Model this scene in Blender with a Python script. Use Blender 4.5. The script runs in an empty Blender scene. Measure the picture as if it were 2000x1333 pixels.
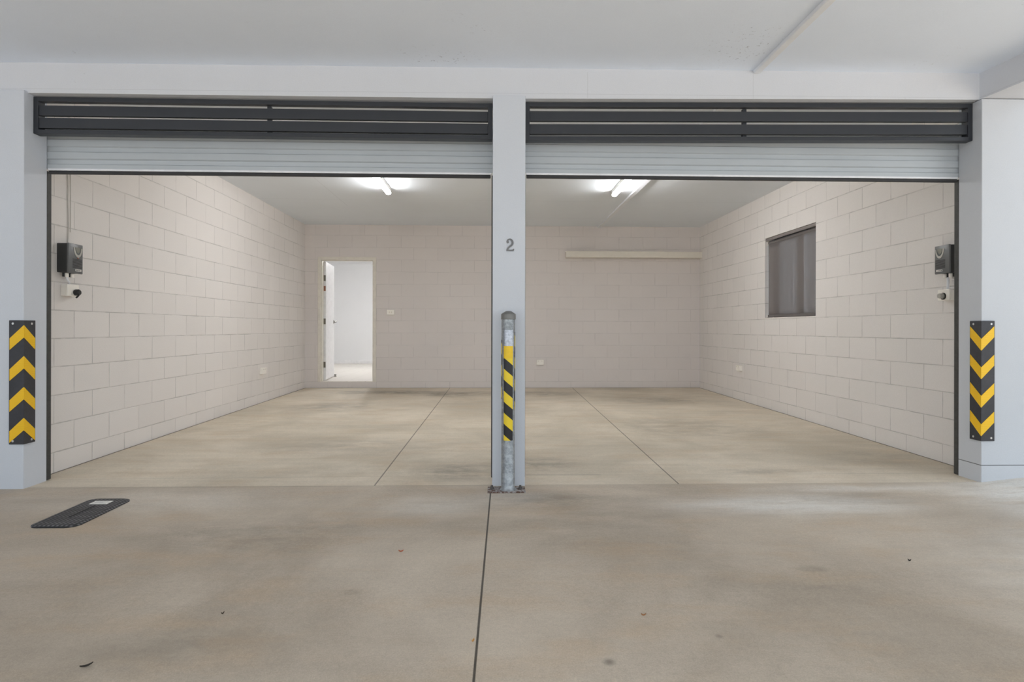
import bpy, bmesh, math, random
from mathutils import Vector, Matrix
random.seed(7)
sc = bpy.context.scene
PI = math.pi

# ------------------------------------------------------------------ camera
F_PX, YAW, CY, ROLL, CAM_Z = 1164.0, 0.0313, 642.25, 0.0019, 0.9766
cam_d = bpy.data.cameras.new('camera')
cam = bpy.data.objects.new('camera', cam_d)
sc.collection.objects.link(cam)
cam_d.sensor_width = 36.0
cam_d.lens = F_PX / 2000.0 * 36.0
cam_d.shift_y = -(666.5 - CY) / 2000.0
cam_d.clip_start = 0.05
cam.location = (0, 0, CAM_Z)
_fw = Vector((math.sin(YAW), math.cos(YAW), 0)); _rt = Vector((math.cos(YAW), -math.sin(YAW), 0)); _up = Vector((0, 0, 1))
_r2 = _rt * math.cos(ROLL) - _up * -math.sin(ROLL) * 1.0
_r2 = _rt * math.cos(ROLL) + _up * math.sin(ROLL)
_u2 = -_rt * math.sin(ROLL) + _up * math.cos(ROLL)
cam.matrix_world = Matrix(((_r2.x, _u2.x, -_fw.x, 0), (_r2.y, _u2.y, -_fw.y, 0), (_r2.z, _u2.z, -_fw.z, CAM_Z), (0, 0, 0, 1)))
sc.camera = cam

# ------------------------------------------------------------------ sky, exposure
world = bpy.data.worlds.new('overcast_sky'); sc.world = world
world.use_nodes = True
bg = world.node_tree.nodes['Background']
bg.inputs['Color'].default_value = (0.84, 0.925, 1.0, 1)
bg.inputs['Strength'].default_value = 1.55
sc.view_settings.view_transform = 'Standard'
sc.view_settings.look = 'None'
sc.view_settings.gamma = 1.0
sc.view_settings.use_curve_mapping = False
sc.view_settings.exposure = 0.0
TUBE_POWER = 86.0      # emission strength of the batten tubes
ROOM_POWER = 118.0      # added, unseen lamp in the room behind the door
sun_d = bpy.data.lights.new('sun', 'SUN'); sun_d.energy = 19.0; sun_d.color = (1, .985, .965); sun_d.angle = .02
sun = bpy.data.objects.new('sun', sun_d); sc.collection.objects.link(sun)
sun.location = (-10, 6, 20)
sun.rotation_euler = Vector((-.50, .30, 1.0)).to_track_quat('Z', 'Y').to_euler()   # stands over the building, to the left; lights only the open forecourt
try:
    sc.cycles.max_bounces = 14
    sc.cycles.diffuse_bounces = 10
except Exception:
    pass

# ------------------------------------------------------------------ mesh helpers
class MB:
    """collects boxes, prisms, tubes and lathes into ONE mesh object"""
    def __init__(self): self.bm = bmesh.new()
    def _add(self, b2):
        me = bpy.data.meshes.new('tmp'); b2.to_mesh(me); b2.free(); self.bm.from_mesh(me); bpy.data.meshes.remove(me); return self
    def box(self, x0, x1, y0, y1, z0, z1, bevel=0.0, segs=2):
        b = bmesh.new(); bmesh.ops.create_cube(b, size=1.0)
        for v in b.verts:
            v.co = Vector((x0 + (v.co.x + .5) * (x1 - x0), y0 + (v.co.y + .5) * (y1 - y0), z0 + (v.co.z + .5) * (z1 - z0)))
        if bevel > 0: bmesh.ops.bevel(b, geom=list(b.edges), offset=bevel, segments=segs, affect='EDGES', profile=0.5)
        return self._add(b)
    def hexa(self, pts, bevel=0.0):
        """pts: 4 bottom + 4 top corners, same order"""
        b = bmesh.new(); v = [b.verts.new(p) for p in pts]
        for f in ((3, 2, 1, 0), (4, 5, 6, 7), (0, 1, 5, 4), (1, 2, 6, 5), (2, 3, 7, 6), (3, 0, 4, 7)): b.faces.new([v[i] for i in f])
        bmesh.ops.recalc_face_normals(b, faces=b.faces)
        if bevel > 0: bmesh.ops.bevel(b, geom=list(b.edges), offset=bevel, segments=2, affect='EDGES', profile=0.5)
        return self._add(b)
    def prism(self, poly, vec, bevel=0.0):
        """closed 3-D polygon swept along vec"""
        b = bmesh.new(); vec = Vector(vec)
        lo = [b.verts.new(p) for p in poly]; hi = [b.verts.new(Vector(p) + vec) for p in poly]
        b.faces.new(list(reversed(lo))); b.faces.new(hi); n = len(poly)
        for i in range(n): b.faces.new((lo[i], lo[(i + 1) % n], hi[(i + 1) % n], hi[i]))
        bmesh.ops.recalc_face_normals(b, faces=b.faces)
        if bevel > 0: bmesh.ops.bevel(b, geom=list(b.edges), offset=bevel, segments=2, affect='EDGES', profile=0.5)
        return self._add(b)
    def lathe(self, prof, c=(0, 0, 0), axis='z', n=32):
        b = bmesh.new(); rings = []
        for r, h in prof:
            ring = []
            for i in range(n):
                a = 2 * PI * i / n; p = (r * math.cos(a), r * math.sin(a), h)
                if axis == 'x': p = (p[2], p[0], p[1])
                if axis == 'y': p = (p[0], p[2], p[1])
                ring.append(b.verts.new(Vector(p) + Vector(c)))
            rings.append(ring)
        for k in range(len(rings) - 1):
            for i in range(n): b.faces.new((rings[k][i], rings[k][(i + 1) % n], rings[k + 1][(i + 1) % n], rings[k + 1][i]))
        b.faces.new(list(reversed(rings[0]))); b.faces.new(rings[-1])
        bmesh.ops.remove_doubles(b, verts=b.verts, dist=1e-6)
        bmesh.ops.recalc_face_normals(b, faces=b.faces)
        return self._add(b)
    def tube(self, pts, r, n=10):
        pts = [Vector(p) for p in pts]; b = bmesh.new(); rings = []
        for i, p in enumerate(pts):
            d = (pts[min(i + 1, len(pts) - 1)] - pts[max(i - 1, 0)]).normalized()
            a = d.orthogonal().normalized() if i == 0 else (a_prev - d * a_prev.dot(d)).normalized()
            a_prev = a; c = d.cross(a)
            rings.append([b.verts.new(p + (a * math.cos(2 * PI * k / n) + c * math.sin(2 * PI * k / n)) * r) for k in range(n)])
        for k in range(len(rings) - 1):
            for i in range(n): b.faces.new((rings[k][i], rings[k][(i + 1) % n], rings[k + 1][(i + 1) % n], rings[k + 1][i]))
        b.faces.new(list(reversed(rings[0]))); b.faces.new(rings[-1])
        bmesh.ops.recalc_face_normals(b, faces=b.faces)
        return self._add(b)
    def quads(self, verts, faces):
        b = bmesh.new(); v = [b.verts.new(p) for p in verts]
        for f in faces: b.faces.new([v[i] for i in f])
        return self._add(b)
    def build(self, name, mat, parent=None, smooth=False, origin=None):
        me = bpy.data.meshes.new(name)
        if origin is not None: bmesh.ops.translate(self.bm, verts=self.bm.verts, vec=-Vector(origin))
        self.bm.to_mesh(me); self.bm.free()
        me.materials.append(mat)
        if smooth:
            for p in me.polygons: p.use_smooth = True
            try: me.set_sharp_from_angle(angle=math.radians(35))
            except Exception: pass
        o = bpy.data.objects.new(name, me); sc.collection.objects.link(o)
        if parent is not None: o.parent = parent
        if origin is not None: o.location = Vector(origin)
        return o

def smooth_path(pts, k=8):
    pts = [Vector(p) for p in pts]; out = []
    for i in range(len(pts) - 1):
        p0 = pts[max(i - 1, 0)]; p1 = pts[i]; p2 = pts[i + 1]; p3 = pts[min(i + 2, len(pts) - 1)]
        for j in range(k):
            t = j / k
            out.append(.5 * ((2 * p1) + (-p0 + p2) * t + (2 * p0 - 5 * p1 + 4 * p2 - p3) * t * t + (-p0 + 3 * p1 - 3 * p2 + p3) * t ** 3))
    out.append(pts[-1]); return out

def tag(o, label=None, cat=None, group=None, kind=None):
    if label: o['label'] = label
    if cat: o['category'] = cat
    if group: o['group'] = group
    if kind: o['kind'] = kind
    return o
def thing(name, label, cat, loc=(0, 0, 0), group=None):
    o = bpy.data.objects.new(name, None); o.empty_display_size = 0.05
    sc.collection.objects.link(o); o.location = loc
    return tag(o, label, cat, group)
def part(mb, name, mat, root, smooth=False):
    """part built in world coordinates, hung under an Empty that stands at its own base"""
    o = mb.build(name, mat, root, smooth); o.matrix_parent_inverse = Matrix.Translation(-Vector(root.location)) if root.parent is None else Matrix.Identity(4)
    return o
def sub(mb, name, mat, parent, smooth=False):
    o = mb.build(name, mat, parent, smooth)
    return o
def struct(mb, name, mat, label=None, cat=None, smooth=False):
    return tag(mb.build(name, mat, None, smooth), label, cat, None, 'structure')
def copy_tree(o, parent=None):
    c = o.copy(); sc.collection.objects.link(c)
    if parent is not None:
        mpi = o.matrix_parent_inverse.copy(); c.parent = parent; c.matrix_parent_inverse = mpi
    for ch in list(o.children): copy_tree(ch, c)
    return c

# ------------------------------------------------------------------ material helpers
class NT:
    def __init__(self, name):
        self.mat = bpy.data.materials.new(name); self.mat.use_nodes = True
        self.t = self.mat.node_tree; self.b = self.t.nodes['Principled BSDF']
        self.out = self.t.nodes['Material Output']
    def n(self, typ, **kw):
        nd = self.t.nodes.new(typ)
        for k, v in kw.items(): setattr(nd, k, v)
        return nd
    def l(self, a, b): self.t.links.new(a, b)
    def put(self, sock, v):
        if hasattr(v, 'links') or isinstance(v, bpy.types.NodeSocket): self.l(v, sock)
        else: sock.default_value = v
    def m(self, op, a, b=None, c=None, clamp=False):
        nd = self.n('ShaderNodeMath', operation=op); nd.use_clamp = clamp
        self.put(nd.inputs[0], a)
        if b is not None: self.put(nd.inputs[1], b)
        if c is not None: self.put(nd.inputs[2], c)
        return nd.outputs[0]
    def pos(self):
        if not hasattr(self, '_p'): self._p = self.n('ShaderNodeTexCoord').outputs['Object']
        return self._p
    def xyz(self):
        if not hasattr(self, '_x'):
            s = self.n('ShaderNodeSeparateXYZ'); self.l(self.pos(), s.inputs[0]); self._x = s.outputs
        return self._x
    def noise(self, scale, detail=4, rough=.55, stretch=(1, 1, 1), dist=0.0, off=(0, 0, 0)):
        mp = self.n('ShaderNodeMapping'); mp.inputs['Scale'].default_value = stretch; mp.inputs['Location'].default_value = off
        self.l(self.pos(), mp.inputs[0])
        nd = self.n('ShaderNodeTexNoise'); nd.inputs['Scale'].default_value = scale; nd.inputs['Detail'].default_value = detail
        nd.inputs['Roughness'].default_value = rough; nd.inputs['Distortion'].default_value = dist
        self.l(mp.outputs[0], nd.inputs['Vector']); return nd.outputs['Fac']
    def ramp(self, f, stops):
        nd = self.n('ShaderNodeValToRGB'); e = nd.color_ramp.elements
        while len(e) < len(stops): e.new(0.5)
        for i, (p, c) in enumerate(stops):
            e[i].position = p; e[i].color = (c, c, c, 1) if isinstance(c, (int, float)) else (*c, 1)
        self.put(nd.inputs[0], f); return nd.outputs[0]
    def mix(self, f, a, b, mode='MIX'):
        nd = self.n('ShaderNodeMix', data_type='RGBA', blend_type=mode)
        self.put(nd.inputs[0], f)
        for s, v in ((nd.inputs[6], a), (nd.inputs[7], b)):
            if isinstance(v, (tuple, list)): v = (*v, 1) if len(v) == 3 else v
            self.put(s, v)
        return nd.outputs[2]
    def sstep(self, v, a, b):
        nd = self.n('ShaderNodeMapRange', interpolation_type='SMOOTHSTEP')
        self.put(nd.inputs[0], v); nd.inputs[1].default_value = a; nd.inputs[2].default_value = b
        nd.inputs[3].default_value = 0; nd.inputs[4].default_value = 1; return nd.outputs[0]
    def line(self, x0, y0, x1, y1, w, u=None, v=None):
        """mask of a thin straight joint from one floor point to another"""
        X = u if u is not None else self.xyz()[0]; Y = v if v is not None else self.xyz()[1]
        L = math.hypot(x1 - x0, y1 - y0); dx, dy = (x1 - x0) / L, (y1 - y0) / L
        d = self.m('ABSOLUTE', self.m('ADD', self.m('ADD', self.m('MULTIPLY', X, -dy), self.m('MULTIPLY', Y, dx)), x0 * dy - y0 * dx))
        s = self.m('ADD', self.m('ADD', self.m('MULTIPLY', X, dx), self.m('MULTIPLY', Y, dy)), -(x0 * dx + y0 * dy))
        k = self.m('SUBTRACT', 1.0, self.sstep(d, w * .35, w))
        return self.m('MULTIPLY', k, self.m('MULTIPLY', self.m('GREATER_THAN', s, 0.0), self.m('LESS_THAN', s, L)))
    def blob(self, cx, cy, rx, ry, soft=.4):
        X, Y = self.xyz()[0], self.xyz()[1]
        a = self.m('MULTIPLY', self.m('SUBTRACT', X, cx), 1 / rx); b = self.m('MULTIPLY', self.m('SUBTRACT', Y, cy), 1 / ry)
        d = self.m('SQRT', self.m('ADD', self.m('MULTIPLY', a, a), self.m('MULTIPLY', b, b)))
        return self.m('SUBTRACT', 1.0, self.sstep(d, 1 - soft, 1.0))
    def bump(self, h, strength, dist):
        nd = self.n('ShaderNodeBump'); nd.inputs['Strength'].default_value = strength; nd.inputs['Distance'].default_value = dist
        self.put(nd.inputs['Height'], h); self.l(nd.outputs[0], self.b.inputs['Normal']); return nd
    def set(self, color=None, rough=None, metal=None, spec=None):
        if color is not None: self.put(self.b.inputs['Base Color'], (*color, 1) if isinstance(color, tuple) and len(color) == 3 else color)
        if rough is not None: self.put(self.b.inputs['Roughness'], rough)
        if metal is not None: self.put(self.b.inputs['Metallic'], metal)
        if spec is not None: self.put(self.b.inputs['Specular IOR Level'], spec)
        return self.mat
def srgb(r, g, b):
    f = lambda c: (c / 255) / 12.92 if c / 255 <= .04045 else ((c / 255 + .055) / 1.055) ** 2.4
    return (f(r), f(g), f(b))

def simple(name, col, rough=.5, metal=0.0, var=.06, scale=14.0, bump=0.0, bscale=200.0, spec=.5):
    n = NT(name); f = n.noise(scale, 4, .6)
    c = n.mix(n.sstep(f, .25, .75), tuple(x * (1 - var) for x in col), tuple(min(1, x * (1 + var)) for x in col))
    n.set(c, rough, metal, spec)
    if bump > 0: n.bump(n.noise(bscale, 2, .5), bump, .002)
    return n.mat

def block_paint(name, axis, even_phase, col, zoff=0.1, js=1.0):
    """painted 400 x 200 block work laid in stretcher bond"""
    n = NT(name); X = n.xyz()[0 if axis == 'x' else 1]; Z = n.xyz()[2]
    row = n.m('DIVIDE', n.m('SUBTRACT', Z, zoff), .2)
    ri = n.m('FLOOR', row); rf = n.m('SUBTRACT', row, ri)
    par = n.m('MODULO', n.m('ADD', ri, 40.0), 2.0)
    colm = n.m('ADD', n.m('DIVIDE', n.m('SUBTRACT', X, even_phase), .4), n.m('MULTIPLY', par, .5))
    ci = n.m('FLOOR', colm); cf = n.m('SUBTRACT', colm, ci)
    du = n.m('MULTIPLY', n.m('MINIMUM', cf, n.m('SUBTRACT', 1.0, cf)), .4)
    dv = n.m('MULTIPLY', n.m('MINIMUM', rf, n.m('SUBTRACT', 1.0, rf)), .2)
    wob = n.m('MULTIPLY', n.m('SUBTRACT', n.noise(9, 3, .6), .5), .006)
    d = n.m('ADD', n.m('MINIMUM', du, dv), wob)
    j = n.m('SUBTRACT', 1.0, n.sstep(d, .0005, .006))            # joint mask
    deep = n.sstep(n.noise(3.1, 3, .7), .35, .62)
    cell = n.n('ShaderNodeCombineXYZ'); n.put(cell.inputs[0], ci); n.put(cell.inputs[1], ri)
    wn = n.n('ShaderNodeTexWhiteNoise', noise_dimensions='2D'); n.l(cell.outputs[0], wn.inputs['Vector'])
    t = n.m('MULTIPLY_ADD', wn.outputs['Value'], .04 * js, 1 - .02 * js)
    big = n.m('MULTIPLY_ADD', n.noise(.9, 4, .6), .10, .95)
    pit = n.m('MULTIPLY_ADD', n.noise(130, 3, .7), .14, .93)
    k = n.m('MULTIPLY', n.m('MULTIPLY', t, big), pit)
    k = n.m('MULTIPLY', k, n.m('SUBTRACT', 1.0, n.m('MULTIPLY', j, n.m('MULTIPLY_ADD', deep, .24 * js, .08 * js))))
    dirt = n.sstep(n.noise(1.7, 5, .65, off=(3, 5, 1)), .60, .82)
    c = n.mix(n.m('MULTIPLY', dirt, .22), col, tuple(x * .72 for x in col))
    vm = n.n('ShaderNodeVectorMath', operation='SCALE'); n.l(c, vm.inputs[0]); n.put(vm.inputs['Scale'], k)
    n.set(vm.outputs[0], .78, 0, .25)
    h = n.m('SUBTRACT', n.m('MULTIPLY', n.noise(150, 3, .65), .25), n.m('MULTIPLY', j, 1.0 * js))
    n.bump(h, .55, .004)
    return n.mat

def painted_render(name, col, specks=0.0, lines=(), mould=()):
    n = NT(name)
    big = n.m('MULTIPLY_ADD', n.noise(1.4, 4, .6), .08, .96)
    fine = n.m('MULTIPLY_ADD', n.noise(220, 2, .6), .10, .95)
    k = n.m('MULTIPLY', big, fine)
    if specks > 0:
        sp = n.sstep(n.noise(38, 4, .8), .60, .68)
        reg = n.sstep(n.noise(1.1, 3, .6, off=(7, 2, 0)), .58, .72)
        for mb_ in mould: reg = n.m('MAXIMUM', reg, n.blob(*mb_, .9))
        k = n.m('MULTIPLY', k, n.m('SUBTRACT', 1.0, n.m('MULTIPLY', n.m('MULTIPLY', sp, reg), specks)))
    for (u0, v0, u1, v1, w, s, pl) in lines:
        P = n.xyz(); a, b = {'xz': (P[0], P[2]), 'xy': (P[0], P[1]), 'yz': (P[1], P[2])}[pl]
        k = n.m('MULTIPLY', k, n.m('SUBTRACT', 1.0, n.m('MULTIPLY', n.line(u0, v0, u1, v1, w, a, b), s)))
    vm = n.n('ShaderNodeVectorMath', operation='SCALE'); vm.inputs[0].default_value = col; n.put(vm.inputs['Scale'], k)
    n.set(vm.outputs[0], .7, 0, .3)
    n.bump(n.noise(260, 3, .6), .35, .002)
    return n.mat

def concrete(name, lo, hi, brown, joints, stains, streak=.5, spots=1.0, pale=()):
    n = NT(name)
    big = n.noise(.75, 5, .62, dist=.4); mid = n.noise(3.2, 5, .65, stretch=(.55, 1.3, 1)); st = n.noise(5.0, 5, .7, stretch=(.22, 2.6, 1))
    c = n.mix(n.sstep(big, .30, .72), lo, hi)
    c = n.mix(n.m('MULTIPLY', n.sstep(mid, .45, .75), .50), c, brown)
    v = n.m('MULTIPLY_ADD', n.m('SUBTRACT', st, .5), streak * .34, 1.0)
    v = n.m('MULTIPLY', v, n.m('MULTIPLY_ADD', n.noise(60, 4, .85), .44, .78))
    v = n.m('MULTIPLY', v, n.m('MULTIPLY_ADD', n.noise(210, 2, .7), .5, .75))
    pits = n.sstep(n.noise(24, 4, .8, off=(4, 9, 0)), .72, .78)
    v = n.m('MULTIPLY', v, n.m('SUBTRACT', 1.0, n.m('MULTIPLY', pits, .22 * spots)))
    marks = n.m('MULTIPLY', n.sstep(n.noise(8.5, 5, .7, stretch=(.5, 1.2, 1), off=(1, 3, 0)), .665, .74), n.sstep(n.noise(1.3, 2, .5, off=(9, 9, 0)), .45, .65))
    v = n.m('MULTIPLY', v, n.m('SUBTRACT', 1.0, n.m('MULTIPLY', marks, .26 * spots)))
    for (cx, cy, rx, ry, s) in stains:
        bl = n.blob(cx, cy, rx, ry, .85); w = n.sstep(n.noise(6, 4, .7, stretch=(.6, 1.2, 1), off=(cx, cy, 0)), .28, .66)
        v = n.m('MULTIPLY', v, n.m('SUBTRACT', 1.0, n.m('MULTIPLY', n.m('MULTIPLY', bl, w), s)))
    for (cx, cy, rx, ry, s) in pale:      # scuffed, dusty patches, and brighter light painted into the floor colour
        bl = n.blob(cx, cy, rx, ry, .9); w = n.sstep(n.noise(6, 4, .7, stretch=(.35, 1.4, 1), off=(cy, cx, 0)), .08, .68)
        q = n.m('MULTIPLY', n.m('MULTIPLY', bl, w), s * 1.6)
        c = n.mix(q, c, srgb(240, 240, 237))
    jm = None
    for (x0, y0, x1, y1, w, s) in joints:
        q = n.line(x0, y0, x1, y1, w); v = n.m('MULTIPLY', v, n.m('SUBTRACT', 1.0, n.m('MULTIPLY', q, s)))
        jm = q if jm is None else n.m('MAXIMUM', jm, q)
    vm = n.n('ShaderNodeVectorMath', operation='SCALE'); n.l(c, vm.inputs[0]); n.put(vm.inputs['Scale'], v)
    n.set(vm.outputs[0], n.m('MULTIPLY_ADD', mid, .25, .52), 0, .35)
    h = n.m('MULTIPLY', n.noise(180, 3, .7), .3)
    if jm is not None: h = n.m('SUBTRACT', h, jm)
    n.bump(h, .4, .004)
    return n.mat

# ------------------------------------------------------------------ dimensions
YF, YP = 3.86, 4.057           # front and back of the pillars
XL, XR = -2.967, 3.242         # faces of the outer pillars that look into the opening
WL, WR, YB = -3.077, 3.435, 9.838
CEIL = 2.672
def floor_z(y): return -.0073 * (YB - y)
ZF = floor_z(YF)

# ------------------------------------------------------------------ materials of the setting
WALLC = srgb(225, 221, 218)
M_left = block_paint('painted_blockwork_left', 'y', 4.474, WALLC)
M_right = block_paint('painted_blockwork_right', 'y', 4.65, WALLC)
M_back = block_paint('painted_blockwork_back', 'x', -1.515 - .2, srgb(219, 213, 210), js=.5)
M_render = painted_render('painted_render', srgb(205, 210, 218), 0)
M_render_r = painted_render('painted_render_scored', srgb(199, 203, 209), 0, [(XR - .01, .073, 8.0, .073, .004, .75, 'xz'), (3.8, .073, 4.08, .073, .004, .0, 'yz')])  # same paint as the other pillars, darkened to offset the stronger light here
M_head = painted_render('white_header_paint', srgb(211, 214, 220), .5,
                        [(-6, 2.4875, 3.3, 2.5275, .0025, .12, 'xz'), (.615, 2.49, .615, 2.66, .003, .12, 'xz'), (1.715, 2.5, 1.715, 2.68, .003, .12, 'xz')])
M_ceil_out = painted_render('white_soffit_paint', srgb(231, 240, 253), .7, mould=[(1.5, 3.55, .35, .4), (-.35, 3.75, .35, .2)])
M_ceil_in = painted_render('garage_ceiling_paint', srgb(226, 232, 238), 0, [(-3.1, 7.9, 3.5, 7.9, .006, .10, 'xy'), (-3.1, 9.1, 3.5, 9.1, .006, .10, 'xy'), (-2.02, 4.1, -2.02, 8.3, .004, .16, 'xy'), (-3.1, 6.7, 3.5, 6.7, .006, .08, 'xy')])
M_floor_in = concrete('garage_concrete', srgb(190, 180, 163), srgb(221, 210, 193), srgb(196, 177, 152),
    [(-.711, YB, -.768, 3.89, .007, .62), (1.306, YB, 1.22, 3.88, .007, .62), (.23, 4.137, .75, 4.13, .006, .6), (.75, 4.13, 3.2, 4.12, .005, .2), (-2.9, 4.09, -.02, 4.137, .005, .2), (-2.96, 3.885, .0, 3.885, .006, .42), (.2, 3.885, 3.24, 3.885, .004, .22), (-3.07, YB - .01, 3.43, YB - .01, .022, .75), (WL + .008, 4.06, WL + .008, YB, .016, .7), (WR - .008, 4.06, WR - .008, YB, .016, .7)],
    [(-1.6, 9.2, 1.3, .36, .55), (-.6, 9.0, .9, .5, .55), (.75, 9.0, .9, .5, .45), (.3, 4.45, .5, .35, .42), (-.25, 4.25, .4, .4, .45), (-2.0, 7.6, .8, .6, .35), (2.3, 8.2, 1.0, .6, .32), (2.0, 6.0, 1.2, .9, .22), (-1.2, 5.2, 1.2, .5, .22), (1.9, 4.2, .5, .12, .3), (3.0, 4.6, .5, .4, .25)], .85, 1.5)
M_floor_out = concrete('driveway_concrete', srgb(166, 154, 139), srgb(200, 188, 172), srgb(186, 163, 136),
    [(-.012, 3.87, -.056, 1.747, .006, .85), (-.056, 1.747, -.14, -3.0, .006, .85)],
    [(.35, 3.55, .7, .25, .25), (-1.2, 3.0, .8, .35, .22), (1.35, 2.32, .16, .05, .35), (1.37, 2.52, .1, .06, .3), (.36, 1.84, .03, .03, .55), (.76, 1.98, .02, .02, .5), (-.55, 2.35, .05, .035, .5), (2.35, 2.5, .25, .08, .25), (-1.9, 2.2, .2, .06, .3), (-1.0, 1.95, .45, .2, .16), (2.1, 3.55, .9, .18, .15), (.45, 3.2, .9, .8, .12)], .5, .8, pale=[(1.75, 3.42, 1.1, .30, .40), (-.35, 3.45, .5, .3, .2), (3.5, 3.5, 1.0, .8, .5), (.1, 3.6, .35, .2, .2), (-2.0, 3.6, 1.3, .35, .14), (2.9, 2.3, 1.3, 1.1, .22), (2.3, 3.75, 1.0, .12, .25)])  # broad pale patches at the right paint in the stronger light there
M_white_room = painted_render('room_wall_paint', srgb(232, 233, 235), 0)
M_frame = simple('cream_door_frame_paint', srgb(224, 219, 209), .4)
M_door = simple('white_door_paint', srgb(236, 236, 238), .4)
M_steel = simple('brushed_steel', srgb(150, 148, 142), .35, .8)
M_hinge = simple('grey_hinge_steel', srgb(120, 117, 106), .45, .5)
M_dark = simple('charcoal_powder_coat', srgb(70, 73, 80), .42, 0, .05)
M_curtain = simple('pale_grey_colorbond', srgb(182, 189, 195), .34, 0, .03, 3.0)
M_alum = simple('mill_aluminium', srgb(228, 230, 234), .4, .15)
M_rubber = simple('black_rubber', srgb(46, 46, 48), .6, 0, .1)
M_guard_rubber = simple('guard_rubber', srgb(50, 51, 57), .5, 0, .15, 30, .2, 90)
M_yellow = NT('reflective_yellow')
_w = M_yellow.n('ShaderNodeTexWave', wave_type='BANDS', bands_direction='Z'); _w.inputs['Scale'].default_value = 48.0; _w.inputs['Distortion'].default_value = 1.0
M_yellow.l(M_yellow.pos(), _w.inputs['Vector'])
M_yellow.set(M_yellow.mix(_w.outputs['Fac'], srgb(238, 184, 4), srgb(250, 203, 24)), .35)
M_yellow.bump(_w.outputs['Fac'], .25, .002); M_yellow = M_yellow.mat
M_bolt = simple('zinc_bolt', srgb(205, 205, 205), .3, .6)
M_cream = simple('cream_plastic', srgb(243, 239, 231), .35, 0, .02)
M_trim = simple('cream_sheet_metal', srgb(226, 220, 208), .45, 0, .02)
M_pipe = simple('white_cover_strip', srgb(228, 231, 236), .5, 0, .03)
M_grey_cable = simple('grey_cable', srgb(196, 192, 186), .5)

# ------------------------------------------------------------------ the setting: floors
g = MB(); NX, NY = 64, 60
def out_z(x, y):
    z = floor_z(y)
    if x > 3.2:
        t = max(0., min(1., (y - 2.9) / .95)); t = t * t * (3 - 2 * t)
        z += .105 * min(x - 3.2, .6) * t
    return z
vs, fs = [], []
xs = [-9 + 18.5 * i / 90 for i in range(91)] + [3.2, 3.3, 3.4, 3.5, 3.6, 3.8]; xs = sorted(set(xs))
ys = sorted(set([-6 + 9.88 * i / 38 for i in range(39)] + [3.0, 3.2, 3.4, 3.6, 3.75, 3.88]))
for y in ys:
    for x in xs: vs.append((x, y, out_z(x, y)))
w_ = len(xs)
for j in range(len(ys) - 1):
    for i in range(w_ - 1): fs.append((j * w_ + i, j * w_ + i + 1, (j + 1) * w_ + i + 1, (j + 1) * w_ + i))
n0 = len(vs)
vs += [(-9, -6, -.35), (9.5, -6, -.35), (9.5, 3.88, -.35), (-9, 3.88, -.35)]
fs += [(n0 + 3, n0 + 2, n0 + 1, n0)]
g.quads(vs, fs)
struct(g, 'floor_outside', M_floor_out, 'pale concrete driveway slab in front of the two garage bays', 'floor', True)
g = MB()
a, b = floor_z(3.881), floor_z(10.0)
g.hexa([(-3.4, 3.881, -.3), (3.7, 3.881, -.3), (3.7, 10.0, -.3), (-3.4, 10.0, -.3), (-3.4, 3.881, a), (3.7, 3.881, a), (3.7, 10.0, b), (-3.4, 10.0, b)])
struct(g, 'floor_garage', M_floor_in, 'stained concrete floor inside the garage', 'floor')

# walls of the garage
g = MB(); g.box(WL - .19, WL, YP + .002, YB + .19, -.3, 2.9); struct(g, 'wall_left', M_left, 'painted block wall on the left of the garage', 'wall')
WY0, WY1, WZ0, WZ1 = 6.25, 7.435, 1.119, 2.12
g = MB()
for bx in ((YP + .002, WY0, -.3, 2.9), (WY1, YB + .19, -.3, 2.9), (WY0, WY1, -.3, WZ0), (WY0, WY1, WZ1, 2.9)): g.box(WR, WR + .19, *bx)
struct(g, 'wall_right', M_right, 'painted block wall on the right with a small window', 'wall')
DX0, DX1, DZ0, DZ1 = -2.868, -1.922, .098, 2.145
g = MB()
for bx in ((WL, DX0 + .03, -.3, 2.9), (DX1 - .03, WR, -.3, 2.9), (DX0 + .03, DX1 - .03, -.3, DZ0), (DX0 + .03, DX1 - .03, DZ1 - .03, 2.9)): g.box(bx[0], bx[1], YB, YB + .15, bx[2], bx[3])
struct(g, 'wall_back', M_back, 'painted block wall at the back of the garage', 'wall')
g = MB(); g.box(-3.3, 3.65, 4.055, YB + .02, CEIL, CEIL + .2); struct(g, 'ceiling_garage', M_ceil_in, 'flat pale ceiling inside the garage', 'ceiling')

# pillars and header of the front
g = MB(); g.box(-8.0, XL, YF, YP, ZF - .12, 2.482, .004); struct(g, 'wall_front_left', M_render, 'grey rendered pillar at the left edge of the garage front', 'pillar')
g = MB(); g.box(-.006, .206, YF, YP, ZF - .12, 2.489, .004); struct(g, 'wall_front_middle', M_render, 'slim grey rendered pillar between the two garage doors', 'pillar')
g = MB(); g.box(XR, 6.5, YF, YP, ZF - .12, 2.511, .004); struct(g, 'wall_front_right', M_render_r, 'pale rendered wall end right of the garage front', 'pillar')
def hb(x): return 2.473 + max(0, (x + 2.967)) * .0022 + max(0, x - .1) * .0095
g = MB(); xs_ = [-8.0, -2.967, .1, 3.25, 6.5]
pf = [(x, hb(x)) for x in xs_]
poly = [(x, YF + .03, z) for x, z in pf] + [(6.5, YF + .03, 2.95), (-8.0, YF + .03, 2.95)]
g.prism(poly, (0, .17, 0)); struct(g, 'wall_front_header', M_head, 'white header beam above the two garage doors', 'beam')

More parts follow.
